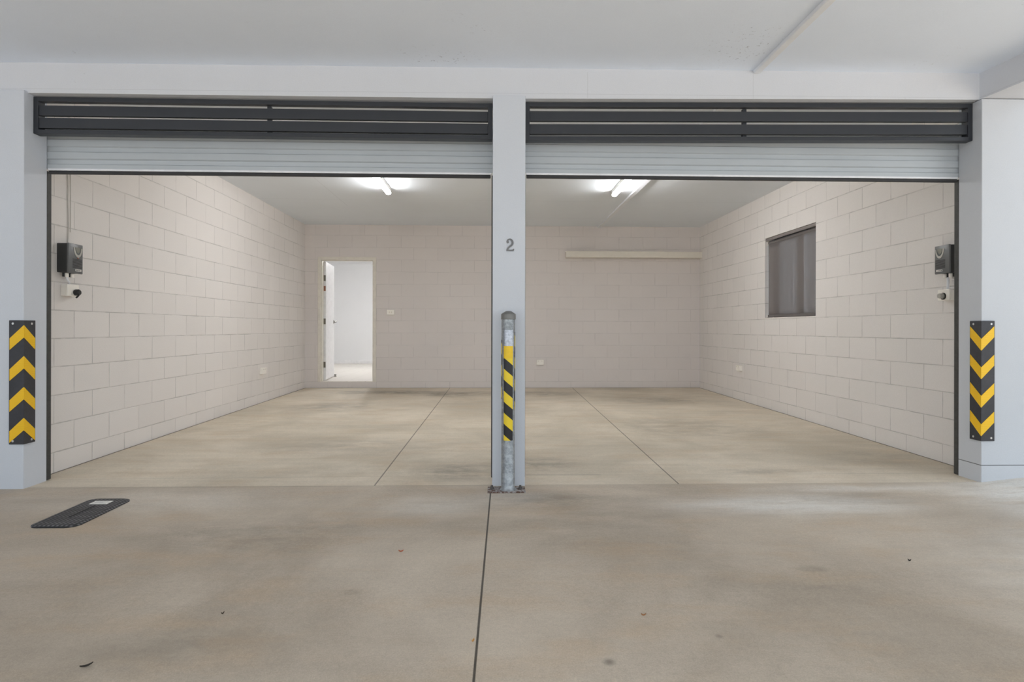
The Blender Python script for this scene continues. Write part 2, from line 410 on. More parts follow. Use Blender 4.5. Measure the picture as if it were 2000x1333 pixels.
# soffit outside and its cross beam
g = MB(); zc = lambda x: 2.679 + .0042 * x
g.hexa([(-8, -.6, zc(-8)), (3.7, -.6, zc(3.7)), (3.7, YF + .05, zc(3.7)), (-8, YF + .05, zc(-8)), (-8, -.6, 3.0), (3.7, -.6, 3.0), (3.7, YF + .05, 3.0), (-8, YF + .05, 3.0)])
struct(g, 'ceiling_outside', M_ceil_out, 'white soffit over the driveway', 'ceiling')
g = MB(); x0 = 3.25
p = lambda x, y, z: (x + .10 * (YF + .03 - y), y, z)
g.hexa([p(x0, -.6, 2.516), p(x0 + .3, -.6, 2.516), p(x0 + .3, YF + .03, 2.516), p(x0, YF + .03, 2.516), p(x0, -.6, 2.95), p(x0 + .3, -.6, 2.95), p(x0 + .3, YF + .03, 2.95), p(x0, YF + .03, 2.95)])
struct(g, 'trim_1', M_head, 'white soffit beam running forward from the right pillar', 'beam')

g = MB(); g.box(-8.2, -6.3, -.6, YF + .05, -.5, 3.0); struct(g, 'wall_shade_left', M_render, 'rendered wall added out of view to shade the left of the driveway', 'wall')  # unseen wall, added to keep daylight off the left side

# room behind the door
RY, RZ = 14.854, .105
M_tile = NT('cream_floor_tile'); _bk = M_tile.n('ShaderNodeTexBrick'); _bk.offset = 0.0
M_tile.l(M_tile.pos(), _bk.inputs['Vector'])
for k, v in (('Scale', 1.0), ('Mortar Size', .004), ('Brick Width', .3), ('Row Height', .3)): _bk.inputs[k].default_value = v
_bk.inputs['Color1'].default_value = (*srgb(228, 222, 214), 1); _bk.inputs['Color2'].default_value = (*srgb(225, 219, 210), 1); _bk.inputs['Mortar'].default_value = (*srgb(202, 195, 185), 1)
M_tile.set(_bk.outputs['Color'], .3); M_tile = M_tile.mat
g = MB(); g.box(-5.2, -.4, YB + .15, RY + .1, RZ - .1, RZ); g.box(DX0 + .03, DX1 - .03, YB + .012, YB + .15, RZ - .09, RZ)
struct(g, 'floor_room', M_tile, 'cream tiled floor of the room behind the open door', 'floor')
g = MB(); g.box(-5.2, -.4, RY, RY + .1, 0, 2.8); struct(g, 'wall_room_back', M_white_room, 'white far wall of the room behind the door', 'wall')
g = MB(); g.box(-5.3, -5.2, YB + .15, RY + .1, 0, 2.8); struct(g, 'wall_room_left', M_white_room, 'white left wall of the room behind the door', 'wall')
g = MB(); g.box(-.4, -.3, YB + .15, RY + .1, 0, 2.8); struct(g, 'wall_room_right', M_white_room, 'white right wall of the room behind the door', 'wall')
g = MB(); g.box(-5.2, -3.2, YB + .15, YB + .25, 0, 2.8); g.box(-5.3, -.3, YB + .15, RY + .1, 2.57, 2.67); struct(g, 'ceiling_room', M_white_room, 'white ceiling of the room behind the door', 'ceiling')
g = MB(); g.box(-5.2, -.4, RY - .015, RY, RZ, RZ + .085, .003); struct(g, 'baseboard_room', M_door, 'white skirting board on the far wall behind the door', 'skirting')

# ------------------------------------------------------------------ door with its frame
d = tag(bpy.data.objects.new('door_1', None), 'white hinged door standing open in a cream metal frame', 'door', None, 'structure')
sc.collection.objects.link(d); d.location = (-2.4, YB, DZ0)
g = MB(); t = .05
for (xa, xb, s) in ((DX0, DX0 + t, 1), (DX1 - t, DX1, -1)):
    g.box(xa, xb, YB - .012, YB + .02, DZ0, DZ1, .003)
    if s > 0:
        g.box(xa + .02, xb + .012, YB + .02, YB + .075, DZ0, DZ1 - .02, .002); g.box(xa + .02, xb + .002, YB + .075, YB + .15, DZ0, DZ1 - .02)
    else:
        g.box(xa - .012, xb - .02, YB + .02, YB + .075, DZ0, DZ1 - .02, .002); g.box(xa - .002, xb - .02, YB + .075, YB + .15, DZ0, DZ1 - .02)
g.box(DX0, DX1, YB - .0122, YB + .02, DZ1 - t, DZ1, .003)
g.box(DX0 + t, DX1 - t, YB + .02, YB + .075, DZ1 - t - .012, DZ1 - .02, .002)
g.box(DX0 + t, DX1 - t, YB + .075, YB + .15, DZ1 - t - .002, DZ1 - .02)
fr = part(g, 'door_frame', M_frame, d)
LX = -2.817; LY0 = YB + .155; LY1 = LY0 + .82; ang = .098    # leaf swung a little past square into the room
def leafp(u, w, z): return (LX + w - u * math.sin(ang), LY0 + u * math.cos(ang), z)
g = MB(); g.hexa([leafp(0, 0, .118), leafp(0, .036, .118), leafp(.82, .036, .118), leafp(.82, 0, .118), leafp(0, 0, 2.085), leafp(0, .036, 2.085), leafp(.82, .036, 2.085), leafp(.82, 0, 2.085)], .002)
leaf = part(g, 'door_leaf', M_door, d)
for z in (1.81, 1.09, .37):
    g = MB(); g.box(LX - .006, LX + .033, YB + .1495, YB + .154, z - .048, z + .048); g.tube([(LX - .004, YB + .152, z - .05), (LX - .004, YB + .152, z + .05)], .007)
    part(g, 'hinge', M_hinge, d)
g = MB(); g.box(LX + .001, LX + .032, YB + .1525, YB + .155, 1.595, 1.68)
s = part(g, 'rating_tag', simple('brown_rating_tag', srgb(150, 98, 74), .5, 0, .3, 120), d)
hx = leafp(.76, .036, 1.09)
g = MB(); g.lathe([(.030, 0), (.030, .010), (.014, .012), (.012, .05), (.0, .052)], hx, 'x', 20)
g.tube(smooth_path([(hx[0] + .04, hx[1], hx[2]), (hx[0] + .055, hx[1] - .02, hx[2] + .004), (hx[0] + .056, hx[1] - .07, hx[2] - .002), (hx[0] + .05, hx[1] - .115, hx[2] - .006)], 6), .012)
part(g, 'lever_handle', M_steel, d, True)
# floor stop beside the leaf
sx = leafp(.80, .036, RZ)
g = MB(); g.lathe([(.022, 0), (.022, .006), (.016, .012), (.016, .03), (.019, .032), (.019, .045), (.0, .047)], (sx[0] + .022, sx[1] + .02, RZ), 'z', 20)
tag(g.build('door_stop', M_steel, None, True), 'small round metal door stop on the tiles beside the open door', 'door stop')

# ------------------------------------------------------------------ window and its roller blind
wn = tag(bpy.data.objects.new('window_1', None), 'small aluminium window in the right block wall', 'window', None, 'structure')
sc.collection.objects.link(wn); wn.location = (WR + .1, (WY0 + WY1) / 2, WZ0)
M_wframe = simple('bronze_window_frame', srgb(88, 78, 76), .4, .2)
g = MB(); q = .045; xa, xb = WR + .115, WR + .155
g.box(xa, xb, WY0, WY0 + q, WZ0, WZ1, .003); g.box(xa, xb, WY1 - q, WY1, WZ0, WZ1, .003); g.box(xa, xb, WY0, WY1, WZ0, WZ0 + q, .003); g.box(xa, xb, WY0, WY1, WZ1 - q, WZ1, .003)
part(g, 'window_frame', M_wframe, wn)
ym = 6.82
g = MB(); g.box(xa - .004, xb, ym - .032, ym + .032, WZ0 + q, WZ1 - q, .003); part(g, 'mullion', M_wframe, wn)
M_glass = NT('window_glass'); M_glass.set((.9, .95, .95), .02)
_tg = M_glass.n('ShaderNodeBsdfTransparent'); _tg.inputs[0].default_value = (.92, .95, .95, 1); _gg = M_glass.n('ShaderNodeBsdfGlossy'); _gg.inputs['Roughness'].default_value = .02
_gm = M_glass.n('ShaderNodeMixShader'); _gm.inputs[0].default_value = .08; M_glass.l(_tg.outputs[0], _gm.inputs[1]); M_glass.l(_gg.outputs[0], _gm.inputs[2]); M_glass.l(_gm.outputs[0], M_glass.out.inputs[0])
M_glass = M_glass.mat
for (ya, yb_) in ((WY0 + q, ym - .032), (ym + .032, WY1 - q)):
    g = MB(); g.box(xa + .018, xa + .023, ya, yb_, WZ0 + q, WZ1 - q); part(g, 'pane', M_glass, wn)
# gathered curtain outside the screen's weave (the vertical streaks that show through it)
n = NT('grey_sheer'); n.set(srgb(150, 150, 152), .9, 0, .1)
tr = n.n('ShaderNodeBsdfTransparent'); tr.inputs[0].default_value = (.95, .97, 1, 1); mx = n.n('ShaderNodeMixShader')
n.put(mx.inputs[0], n.m('MULTIPLY_ADD', n.sstep(n.noise(1.0, 3, .6, stretch=(1, 34, .2)), .34, .68), .34, .42))      # open weave between the folds
n.l(n.b.outputs[0], mx.inputs[1]); n.l(tr.outputs[0], mx.inputs[2]); n.l(mx.outputs[0], n.out.inputs[0]); M_sheer = n.mat
vs, fs = [], []; K = 260
for i in range(K + 1):
    y = WY0 + .03 + (WY1 - WY0 - .06) * i / K
    x = WR + .1 + .009 * math.sin(y * 58 + 1.6 * math.sin(y * 9)) + .003 * math.sin(y * 131)
    vs += [(x, y, WZ0 + .02), (x, y, WZ1 - .01)]
for i in range(K): fs.append((2 * i, 2 * i + 2, 2 * i + 3, 2 * i + 1))
g = MB(); g.quads(vs, fs)
cu = g.build('sheer_curtain', M_sheer, None, True); so = cu.modifiers.new('cloth', 'SOLIDIFY'); so.thickness = .001
tag(cu, 'gathered grey sheer curtain behind the roller blind', 'curtain')
bl = thing('roller_blind', 'grey screen roller blind pulled down over the right wall window', 'blind', (WR + .036, 6.84, WZ1 - .06))
n = NT('grey_screen_fabric'); wv = n.noise(500, 2, .5)
n.set(n.mix(n.sstep(wv, .3, .7), srgb(146, 140, 138), srgb(162, 156, 153)), .85, 0, .2)
trn = n.n('ShaderNodeBsdfTransparent'); trn.inputs[0].default_value = (.75, .73, .73, 1); mx = n.n('ShaderNodeMixShader'); mx.inputs[0].default_value = .55
n.l(n.b.outputs[0], mx.inputs[1]); n.l(trn.outputs[0], mx.inputs[2]); n.l(mx.outputs[0], n.out.inputs[0]); M_screen = n.mat
g = MB(); vs, fs = [], []; K = 40; R_ = 12
for j in range(R_ + 1):
    z = WZ0 + .03 + (WZ1 - .075 - WZ0 - .03) * j / R_
    for i in range(K + 1):
        y = WY0 + .012 + (WY1 - WY0 - .03) * i / K
        vs.append((WR + .037 + .003 * math.sin(y * 11 + z) * (1 - j / R_), y, z))
for j in range(R_):
    for i in range(K): fs.append((j * (K + 1) + i, j * (K + 1) + i + 1, (j + 1) * (K + 1) + i + 1, (j + 1) * (K + 1) + i))
g.quads(vs, fs); fab = part(g, 'fabric', M_screen, bl, True); so = fab.modifiers.new('weave', 'SOLIDIFY'); so.thickness = .0008
M_rail = simple('grey_blind_rail', srgb(104, 99, 98), .5)
g = MB(); g.box(WR + .026, WR + .046, WY0 + .01, WY1 - .016, WZ0 + .006, WZ0 + .036, .004); br = part(g, 'bottom_rail', M_rail, bl)
for y in (WY0 + .004, WY1 - .012):
    g = MB(); g.box(WR + .022, WR + .05, y - .006, y + .008, WZ0 + .008, WZ0 + .032, .003); part(g, 'rail_end_cap', M_cream, bl)
g = MB(); g.lathe([(.024, WY0 + .008), (.024, WY1 - .014)], (WR + .056, 0, WZ1 - .06), 'y', 20)
# lathe along y keeps its own offset
part(g, 'roller_tube', M_rail, bl, True)
g = MB(); g.box(WR + .004, WR + .022, WY0 + .002, WY1 - .004, WZ1 - .038, WZ1 - .004, .003); part(g, 'head_rail', simple('light_head_rail', srgb(142, 136, 133), .4, .3), bl)
for y in (WY0 + .001, WY1 - .007):
    g = MB(); g.box(WR + .02, WR + .085, y, y + .006, WZ1 - .09, WZ1 - .004, .002); part(g, 'bracket', M_cream, bl)

# ------------------------------------------------------------------ louvre panels above the doors
M_louvre = simple('charcoal_louvre_paint', srgb(47, 50, 56), .38, 0, .04, 5.0)
def louvre(x0, x1, zb0, zb1, ztop0, ztop1, xm, offs, label):
    y0, y1 = 3.935, 3.995
    r = thing('louvre_panel', label, 'louvre panel', ((x0 + x1) / 2, y0, (zb0 + zb1) / 2), 'slatted panels above the garage doors')
    tl = lambda x: (x - x0) / (x1 - x0)
    zb = lambda x: zb0 + (zb1 - zb0) * tl(x)
    def bar(ya, yb, xa, xb, o0, o1, bev=.002):
        g = MB(); g.hexa([(xa, ya, zb(xa) + o0), (xb, ya, zb(xb) + o0), (xb, yb, zb(xb) + o0), (xa, yb, zb(xa) + o0), (xa, ya, zb(xa) + o1), (xb, ya, zb(xb) + o1), (xb, yb, zb(xb) + o1), (xa, yb, zb(xa) + o1)], bev); return g
    H = ztop0 - zb0
    part(bar(y0, y0 + .042, x0, x1, H - .028, H), 'frame_rail', M_louvre, r)
    part(bar(y0, y1, x0, x1, 0, .026), 'frame_rail', M_louvre, r)
    part(bar(y0 - .0006, y1 - .0006, x0, x0 + .03, .0, H), 'frame_stile', M_louvre, r)
    part(bar(y0 - .0006, y1 - .0006, x1 - .03, x1, .0, H), 'frame_stile', M_louvre, r)
    for o in offs:
        part(bar(y0 + .006, y0 + .03, x0 + .03, x1 - .03, o, o + .066), 'slat', M_louvre, r)
    part(bar(y0 + .03, y0 + .055, xm - .0135, xm + .0135, .026, H - .029), 'mullion', M_louvre, r)
    return r
louvre(XL + .002, -.008, 2.229, 2.226, 2.466, 2.473, -1.475, (.0385, .119), 'charcoal slatted louvre panel above the left garage door')
louvre(.208, XR - .002, 2.222, 2.255, 2.474, 2.507, 1.69, (.0445, .1305), 'charcoal slatted louvre panel above the right garage door')

# ------------------------------------------------------------------ roller doors
def roller_door(x0, x1, zb, label):
    r = thing('roller_door', label, 'roller door', ((x0 + x1) / 2, 4.085, zb), 'half raised roller doors')
    yc = 4.070
    prof = [(yc - .004, zb + .036)]
    z = zb + .066; proud = False
    seq = []
    lim = zb + .34
    yo, yi = yc - .009, yc + .003
    cur = yo
    prof = [(yo, zb + .034)]
    gaps = [.034, .049]; k = 0
    while z < lim:
        nxt = yi if cur == yo else yo
        prof += [(cur, z - .0032), (nxt, z + .0032)]
        cur = nxt; z += gaps[k % 2]; k += 1
    prof.append((cur, lim))
    back = [(y + .0012, zz) for y, zz in reversed(prof)]
    g = MB(); g.prism([(x0 - .02, y, zz) for y, zz in prof + back], (x1 - x0 + .04, 0, 0)); part(g, 'curtain', M_curtain, r)
    g = MB(); g.box(x0, x1, yc - .0115, yc + .012, zb + .022, zb + .036, .002); part(g, 'bottom_rail', M_alum, r)
    g = MB(); g.box(x0 + .004, x1 - .004, yc - .010, yc + .012, zb, zb + .022, .005); part(g, 'rubber_seal', M_rubber, r)
    g = MB(); g.lathe([(.105, x0 + .02), (.105, x1 - .02)], (0, yc + .112, zb + .25), 'x', 40); part(g, 'drum', M_curtain, r, True)
    for xa, xb in ((x0 - .036, x0 - .002), (x1 + .002, x1 + .036)):
        zf = floor_z(yc) + .004
        g = MB(); g.box(xa, xb, YP + .001, YP + .04, zf, zb + .018, .002); part(g, 'guide_channel', M_guide, r)
    return r
M_guide = simple('dark_guide_channel', srgb(64, 64, 62), .6, .1, .2, 40)
roller_door(XL + .002, -.016, 2.002, 'pale grey roller door half raised left of the middle pillar')
roller_door(.22, XR - .002, 2.005, 'pale grey roller door half raised right of the middle pillar')

# ------------------------------------------------------------------ batten lights on the garage ceiling
def tube_mat():
    n = NT('glowing_diffuser_strip'); n.set((1, 1, 1), .4)
    n.b.inputs['Emission Color'].default_value = (1.0, .99, .98, 1); n.b.inputs['Emission Strength'].default_value = TUBE_POWER
    return n.mat
M_tube = tube_mat(); M_batten = simple('white_batten_body', srgb(238, 238, 236), .4)
def batten(x, skew, label):
    y0, y1 = 6.04, 7.245
    r = thing('batten_light', label, 'ceiling light', (x, y1, CEIL), 'batten lights on the garage ceiling')
    g = MB(); g.box(x - .031, x + .031, y0, y1, CEIL - .044, CEIL - .0005, .004); part(g, 'housing', M_batten, r)
    prof = [(-.027, -.0438), (-.0285, -.060), (-.026, -.070), (-.019, -.0765), (-.009, -.0795), (0, -.080), (.009, -.0795), (.019, -.0765), (.026, -.070), (.0285, -.060), (.027, -.0438)]
    g = MB(); g.prism([(x + u, y0 + .008, CEIL + v) for u, v in prof], (0, y1 - y0 - .016, 0)); part(g, 'diffuser', M_tube, r, True)
    for y in (y0 - .001, y1 - .008):
        g = MB(); g.prism([(x + u * 1.08, y, CEIL + v * 1.0) for u, v in prof], (0, .009, 0)); part(g, 'end_cap', M_batten, r)
    return r
batten(-1.27, 0, 'glowing white batten light on the ceiling of the left bay')
batten(1.475, 0, 'glowing white batten light on the ceiling of the right bay')

# unseen ceiling fitting, added to brighten the room behind the door
r = thing('added_room_lamp', 'round glowing lamp added unseen to brighten the room behind the door', 'ceiling light', (-3.6, 11.9, 2.57))
n = NT('glowing_diffuser'); n.set((1, 1, 1), .5); n.b.inputs['Emission Color'].default_value = (.985, .985, .975, 1); n.b.inputs['Emission Strength'].default_value = ROOM_POWER
g = MB(); g.lathe([(.0, 2.495), (.16, 2.50), (.20, 2.53), (.20, 2.555)], (-2.2, 12.4, 0), 'z', 32); part(g, 'diffuser', n.mat, r, True)
g = MB(); g.lathe([(.215, 2.555), (.215, 2.569)], (-2.2, 12.4, 0), 'z', 32); part(g, 'base_ring', M_batten, r, True)
r.location = (-2.2, 12.4, 2.57)
for c in r.children: c.matrix_parent_inverse = Matrix.Translation(-Vector(r.location))

# ------------------------------------------------------------------ cover strips and boxed duct
g = MB(); g.hexa([(1.70, 4.1, CEIL - .022), (1.755, 4.1, CEIL - .022), (1.785, YB - .001, CEIL - .022), (1.73, YB - .001, CEIL - .022), (1.695, 4.1, CEIL - .0005), (1.76, 4.1, CEIL - .0005), (1.79, YB - .001, CEIL - .0005), (1.725, YB - .001, CEIL - .0005)], .003)
tag(g.build('cover_strip', M_pipe), 'white cover strip along the garage ceiling beside the right batten light', 'cover strip')
g = MB(); z = 2.686
g.hexa([(1.69, -.55, z - .022), (1.745, -.55, z - .022), (1.755, 3.885, z - .022), (1.715, 3.885, z - .022), (1.685, -.55, z - .0012), (1.75, -.55, z - .0012), (1.76, 3.885, z - .0012), (1.71, 3.885, z - .0012)], .003)
tag(g.build('cover_strip', M_pipe), 'white cover strip under the soffit outside above the right door', 'cover strip')
g = MB(); g.box(1.188, WR - .002, 9.698, YB - .001, 2.146, 2.247, .003)
tag(g.build('boxed_duct', M_trim), 'long cream boxed duct high on the back wall', 'duct')

# ------------------------------------------------------------------ power outlets and switch
def plate_thing(name, label, cat, x0, x1, y0, y1, z0, z1, axis, facing, rockers):
    r = thing(name, label, cat, ((x0 + x1) / 2, (y0 + y1) / 2, z0))
    g = MB(); g.box(x0, x1, y0, y1, z0, z1, .005); part(g, 'mounting_box', M_cream, r)
    for (u, v, w, h) in rockers:
        g = MB()
        if axis == 'y': g.box(u - w / 2, u + w / 2, y0 - .004, y0 + .001, v - h / 2, v + h / 2, .001)
        elif facing > 0: g.box(x1 - .001, x1 + .004, u - w / 2, u + w / 2, v - h / 2, v + h / 2, .001)
        else: g.box(x0 - .004, x0 + .001, u - w / 2, u + w / 2, v - h / 2, v + h / 2, .001)
        part(g, 'rocker', M_cream_d, r)
    return r
M_cream_d = simple('cream_rocker', srgb(222, 216, 204), .3, 0, .02)
plate_thing('light_switch', 'cream light switch on the back wall right of the open door', 'switch', -1.743, -1.622, YB - .03, YB - .0005, 1.198, 1.279, 'y', 0, [(-1.70, 1.24, .014, .026), (-1.665, 1.24, .014, .026)])
plate_thing('power_outlet', 'cream double power outlet low on the back wall right of the pillar', 'power outlet', .714, .832, YB - .036, YB - .0005, .378, .463, 'y', 0, [(.745, .44, .014, .012), (.80, .44, .014, .012)])
plate_thing('power_outlet', 'cream double power outlet low on the left block wall', 'power outlet', WL + .0005, WL + .042, 7.95, 8.085, .368, .452, 'x', 1, [(7.99, .43, .014, .012), (8.05, .43, .014, .012)])
plate_thing('power_outlet', 'cream double power outlet low on the right block wall near the corner', 'power outlet', WR - .042, WR - .0005, 8.115, 8.245, .396, .476, 'x', -1, [(8.15, .455, .014, .012), (8.21, .455, .014, .012)])

# ------------------------------------------------------------------ door opener control boxes
M_box = simple('charcoal_opener_plastic', srgb(50, 51, 52), .45, 0, .05)
M_cover = simple('grey_opener_cover', srgb(98, 100, 101), .35, 0, .05)
M_silver = simple('silver_opener_trim', srgb(188, 186, 180), .3, .3)
M_slot = simple('black_vent_slot', srgb(24, 24, 24), .6)
M_black = simple('black_plastic', srgb(26, 26, 27), .4)
M_tag = simple('white_tag', srgb(236, 235, 230), .4, 0, .03)
def opener(wall, s, ynear, z0, label):
    """s: +1 on the left wall (sticks out to +x), -1 on the right wall"""
    X = lambda o: wall + s * o
    W, H, D = .147, .212, .083
    Y = lambda t: ynear + t
    r = thing('door_opener_box', label, 'door opener', (X(.04), ynear + W / 2, z0), 'door opener control boxes')
    bx = lambda g, o0, o1, t0, t1, h0, h1, bev=.0: g.box(min(X(o0), X(o1)), max(X(o0), X(o1)), Y(t0), Y(t1), z0 + h0, z0 + h1, bev)
    g = MB(); bx(g, .0005, .070, 0, W - .008, .003, H - .002, .005); part(g, 'housing', M_box, r, True)
    g = MB(); bx(g, .0685, D, -.001, W, 0, H, .005); cv = part(g, 'front_cover', M_cover, r, True)
    # silver U and its inner panel
    def arc(rad_t, rad_z, ct, cz, n=22): return [(ct + rad_t * math.cos(PI + PI * i / n), cz + rad_z * math.sin(PI + PI * i / n)) for i in range(n + 1)]
    ct, cz = .093, .186
    outer = arc(.043, .070, ct, cz); inner = arc(.032, .052, ct, cz)
    g = MB(); ring = outer + list(reversed(inner))
    g.prism([(X(D - .001), Y(t), z0 + h) for t, h in ring], (s * .004, 0, 0)); sub_(g, 'trim_arc', M_silver, cv, r)
    g = MB(); g.prism([(X(D - .001), Y(t), z0 + h) for t, h in arc(.024, .042, ct, cz + .002)], (s * .003, 0, 0)); sub_(g, 'control_panel', simple('olive_grey_panel', srgb(128, 128, 118), .4), cv, r)
    for k in range(8):
        h = .040 + k * .0085
        g = MB(); bx(g, D - .002, D + .0008, .040, .136, h, h + .0042); sub_(g, 'vent_slot', M_slot, cv, r)
    g = MB(); bx(g, D - .001, D + .001, .068, .128, .017, .031); sub_(g, 'name_tag', M_tag, cv, r)
    g = MB()
    for (ta, tb, ha, hb_) in ((.073, .080, .020, .028), (.083, .086, .020, .027), (.088, .098, .0215, .0265), (.101, .111, .0215, .0265), (.114, .120, .0215, .0265)): bx(g, D + .0006, D + .0014, ta, tb, ha, hb_)
    sub_(g, 'tag_print', M_black, cv, r)
    if s > 0:
        g = MB(); g.lathe([(.005, 0), (.005, .003), (.003, .0045)], (X(D - .0005), Y(ct), z0 + .112), 'x', 14); sub_(g, 'indicator', simple('orange_indicator', srgb(176, 92, 52), .3), cv, r)
    for t in (.028, .085):
        g = MB(); g.lathe([(.009, z0 - .026), (.009, z0 + .004)], (X(.030), Y(t), 0), 'z', 16); part(g, 'cable_gland', M_black, r, True)
        g = MB(); g.lathe([(.012, z0 - .03), (.012, z0 - .002)], (X(.048), Y(t + .004), 0), 'z', 16); part(g, 'gland_cap', M_cream, r, True)
    return r
def sub_(mb, name, mat, parent, root):
    o = mb.build(name, mat, parent); o.matrix_parent_inverse = Matrix.Translation(-Vector(root.location)); 
    o.matrix_parent_inverse = Matrix.Identity(4)
    return o
opener(WL, 1, 4.298, 1.366, 'charcoal door opener box with pale trim arc on the left block wall')
opener(WR, -1, 4.282, 1.394, 'charcoal door opener box partly hidden behind the right door guide')

# outlets feeding the openers
r = thing('power_point', 'cream power point with black plug below the left opener box', 'power outlet', (WL + .025, 4.39, 1.2))
g = MB(); g.box(WL + .0005, WL + .038, 4.336, 4.452, 1.205, 1.286, .004); part(g, 'mounting_box', M_cream, r)
g = MB(); g.box(WL + .038, WL + .050, 4.334, 4.454, 1.203, 1.288, .004); part(g, 'face_plate', M_cream, r)
g = MB(); g.lathe([(.021, 0), (.023, .006), (.023, .026), (.017, .034), (.0, .036)], (WL + .05, 4.412, 1.232), 'x', 24); g.tube(smooth_path([(WL + .078, 4.412, 1.226), (WL + .082, 4.398, 1.208), (WL + .075, 4.385, 1.192)], 5), .006)
part(g, 'plug', M_black, r, True)
r = thing('power_point', 'cream power point with grey plug below the right opener box', 'power outlet', (WR - .025, 4.372, 1.19))
g = MB(); g.box(WR - .045, WR - .0005, 4.316, 4.428, 1.195, 1.275, .004); part(g, 'mounting_box', M_cream, r)
g = MB(); g.box(WR - .058, WR - .045, 4.314, 4.43, 1.193, 1.277, .004); part(g, 'face_plate', M_cream, r)
g = MB(); g.lathe([(-.0, -.036), (.018, -.035), (.020, -.026), (.020, -.004)], (WR - .058, 4.372, 1.228), 'x', 24); part(g, 'plug', simple('grey_plug', srgb(168, 165, 158), .35), r, True)
g = MB(); g.lathe([(.026, -.006), (.026, .0)], (WR - .058, 4.37, 1.226), 'x', 24); part(g, 'plug_collar', M_black, r, True)
# cables
def cable(pts, rad, mat, label, name='cable'):
    g = MB(); g.tube(smooth_path(pts, 8), rad); return tag(g.build(name, mat, None, True), label, 'cable')
e = WL + .0052
cable([(e, 4.392, 2.30), (e, 4.396, 2.12), (e, 4.402, 1.98), (e, 4.40, 1.9), (e, 4.405, 1.76), (e, 4.402, 1.62), (e, 4.40, 1.577)], .0032, M_grey_cable, 'thin grey cable running up the left block wall above the opener box')
cable([(e, 4.425, 2.30), (e, 4.428, 2.05), (e, 4.43, 1.82), (e, 4.428, 1.67)], .0025, M_grey_cable, 'short grey cable end beside the longer cable on the left wall')
cable([(WL + .048, 4.33, 1.338), (WL + .05, 4.34, 1.31), (WL + .035, 4.375, 1.300), (WL + .02, 4.385, 1.2865)], .006, M_pipe, 'pale cable from the left opener box down to its power point')
cable([(WR - .03, 4.365, 1.366), (WR - .03, 4.36, 1.33), (WR - .028, 4.365, 1.30), (WR - .025, 4.37, 1.2755)], .009, M_pipe, 'pale conduit from the right opener box down to its power point')

# ------------------------------------------------------------------ corner guards
def corner_guard(xc, s, z0, z1, up, label):
    """L-shaped rubber guard on the corner x=xc, y=YF; s=+1: the front leaf runs to -x and the other leaf along the reveal looks to +x"""
    Wf, Wr, T = .082, .086, .010
    r = thing('corner_guard', label, 'corner guard', (xc, YF, z0), 'striped corner guards')
    fx = lambda u: xc - s * u                  # along the front face, away from the corner
    e_ = .0006
    def lshape(za, zb, tf, base):
        # cross-section in plan
        o = [(fx(-base - tf), YF - base - tf), (fx(Wf), YF - base - tf), (fx(Wf), YF - base), (fx(-base), YF - base), (fx(-base), YF + Wr), (fx(-base - tf), YF + Wr)]
        return [(x, y, za) for x, y in o]
    g = MB(); g.prism(lshape(z0, z1, T, e_), (0, 0, z1 - z0), .0025); body = part(g, 'rubber_body', M_guard_rubber, r)
    # chevrons, raised 2 mm, one mesh each
    yo = YF - e_ - T; xo = fx(-e_ - T); h = .002; m = .006
    for k in range(4):
        zt = (z1 - .031 - k * .195) if up else (z1 - .036 - k * .189)
        th, drop = (.078, .083) if up else (.078, .083)
        g = MB()
        if up: zc_, ze = zt, zt - drop
        else: zc_, ze = zt - drop, zt
        # front arm
        a = [(xo, yo, zc_), (fx(Wf - m), yo, ze), (fx(Wf - m), yo, ze - th * .93), (xo, yo, zc_ - th)]
        g.prism(a, (0, -h, 0))
        b_ = [(xo, yo, zc_), (xo, YF + Wr - m, ze), (xo, YF + Wr - m, ze - th * .93), (xo, yo, zc_ - th)]
        g.prism(b_, (s * h, 0, 0))
        # mitre over the corner edge
        g.hexa([(xo, yo, zc_ - th), (xo, yo - h, zc_ - th), (xo + s * h, yo - h, zc_ - th), (xo + s * h, yo, zc_ - th), (xo, yo, zc_), (xo, yo - h, zc_), (xo + s * h, yo - h, zc_), (xo + s * h, yo, zc_)])
        part(g, 'yellow_chevron', M_yellow, r)
    for z in (z0 + .021, z1 - .021):
        g = MB(); g.lathe([(.0, -.003), (.0065, -.0025), (.0075, 0)], (fx(.057), yo, z), 'y', 14); part(g, 'bolt', M_bolt, r, True)
        g = MB()
        if s > 0: g.lathe([(.0075, 0), (.0065, .0025), (.0, .003)], (xo, YF + .054, z), 'x', 14)
        else: g.lathe([(.0, -.003), (.0065, -.0025), (.0075, 0)], (xo, YF + .054, z), 'x', 14)
        part(g, 'bolt', M_bolt, r, True)
    return r
corner_guard(XL, 1, .240, 1.023, True, 'black corner guard with yellow chevrons pointing up on the left pillar')
corner_guard(XR, -1, .235, 1.034, False, 'black corner guard with yellow chevrons pointing down on the right pillar')

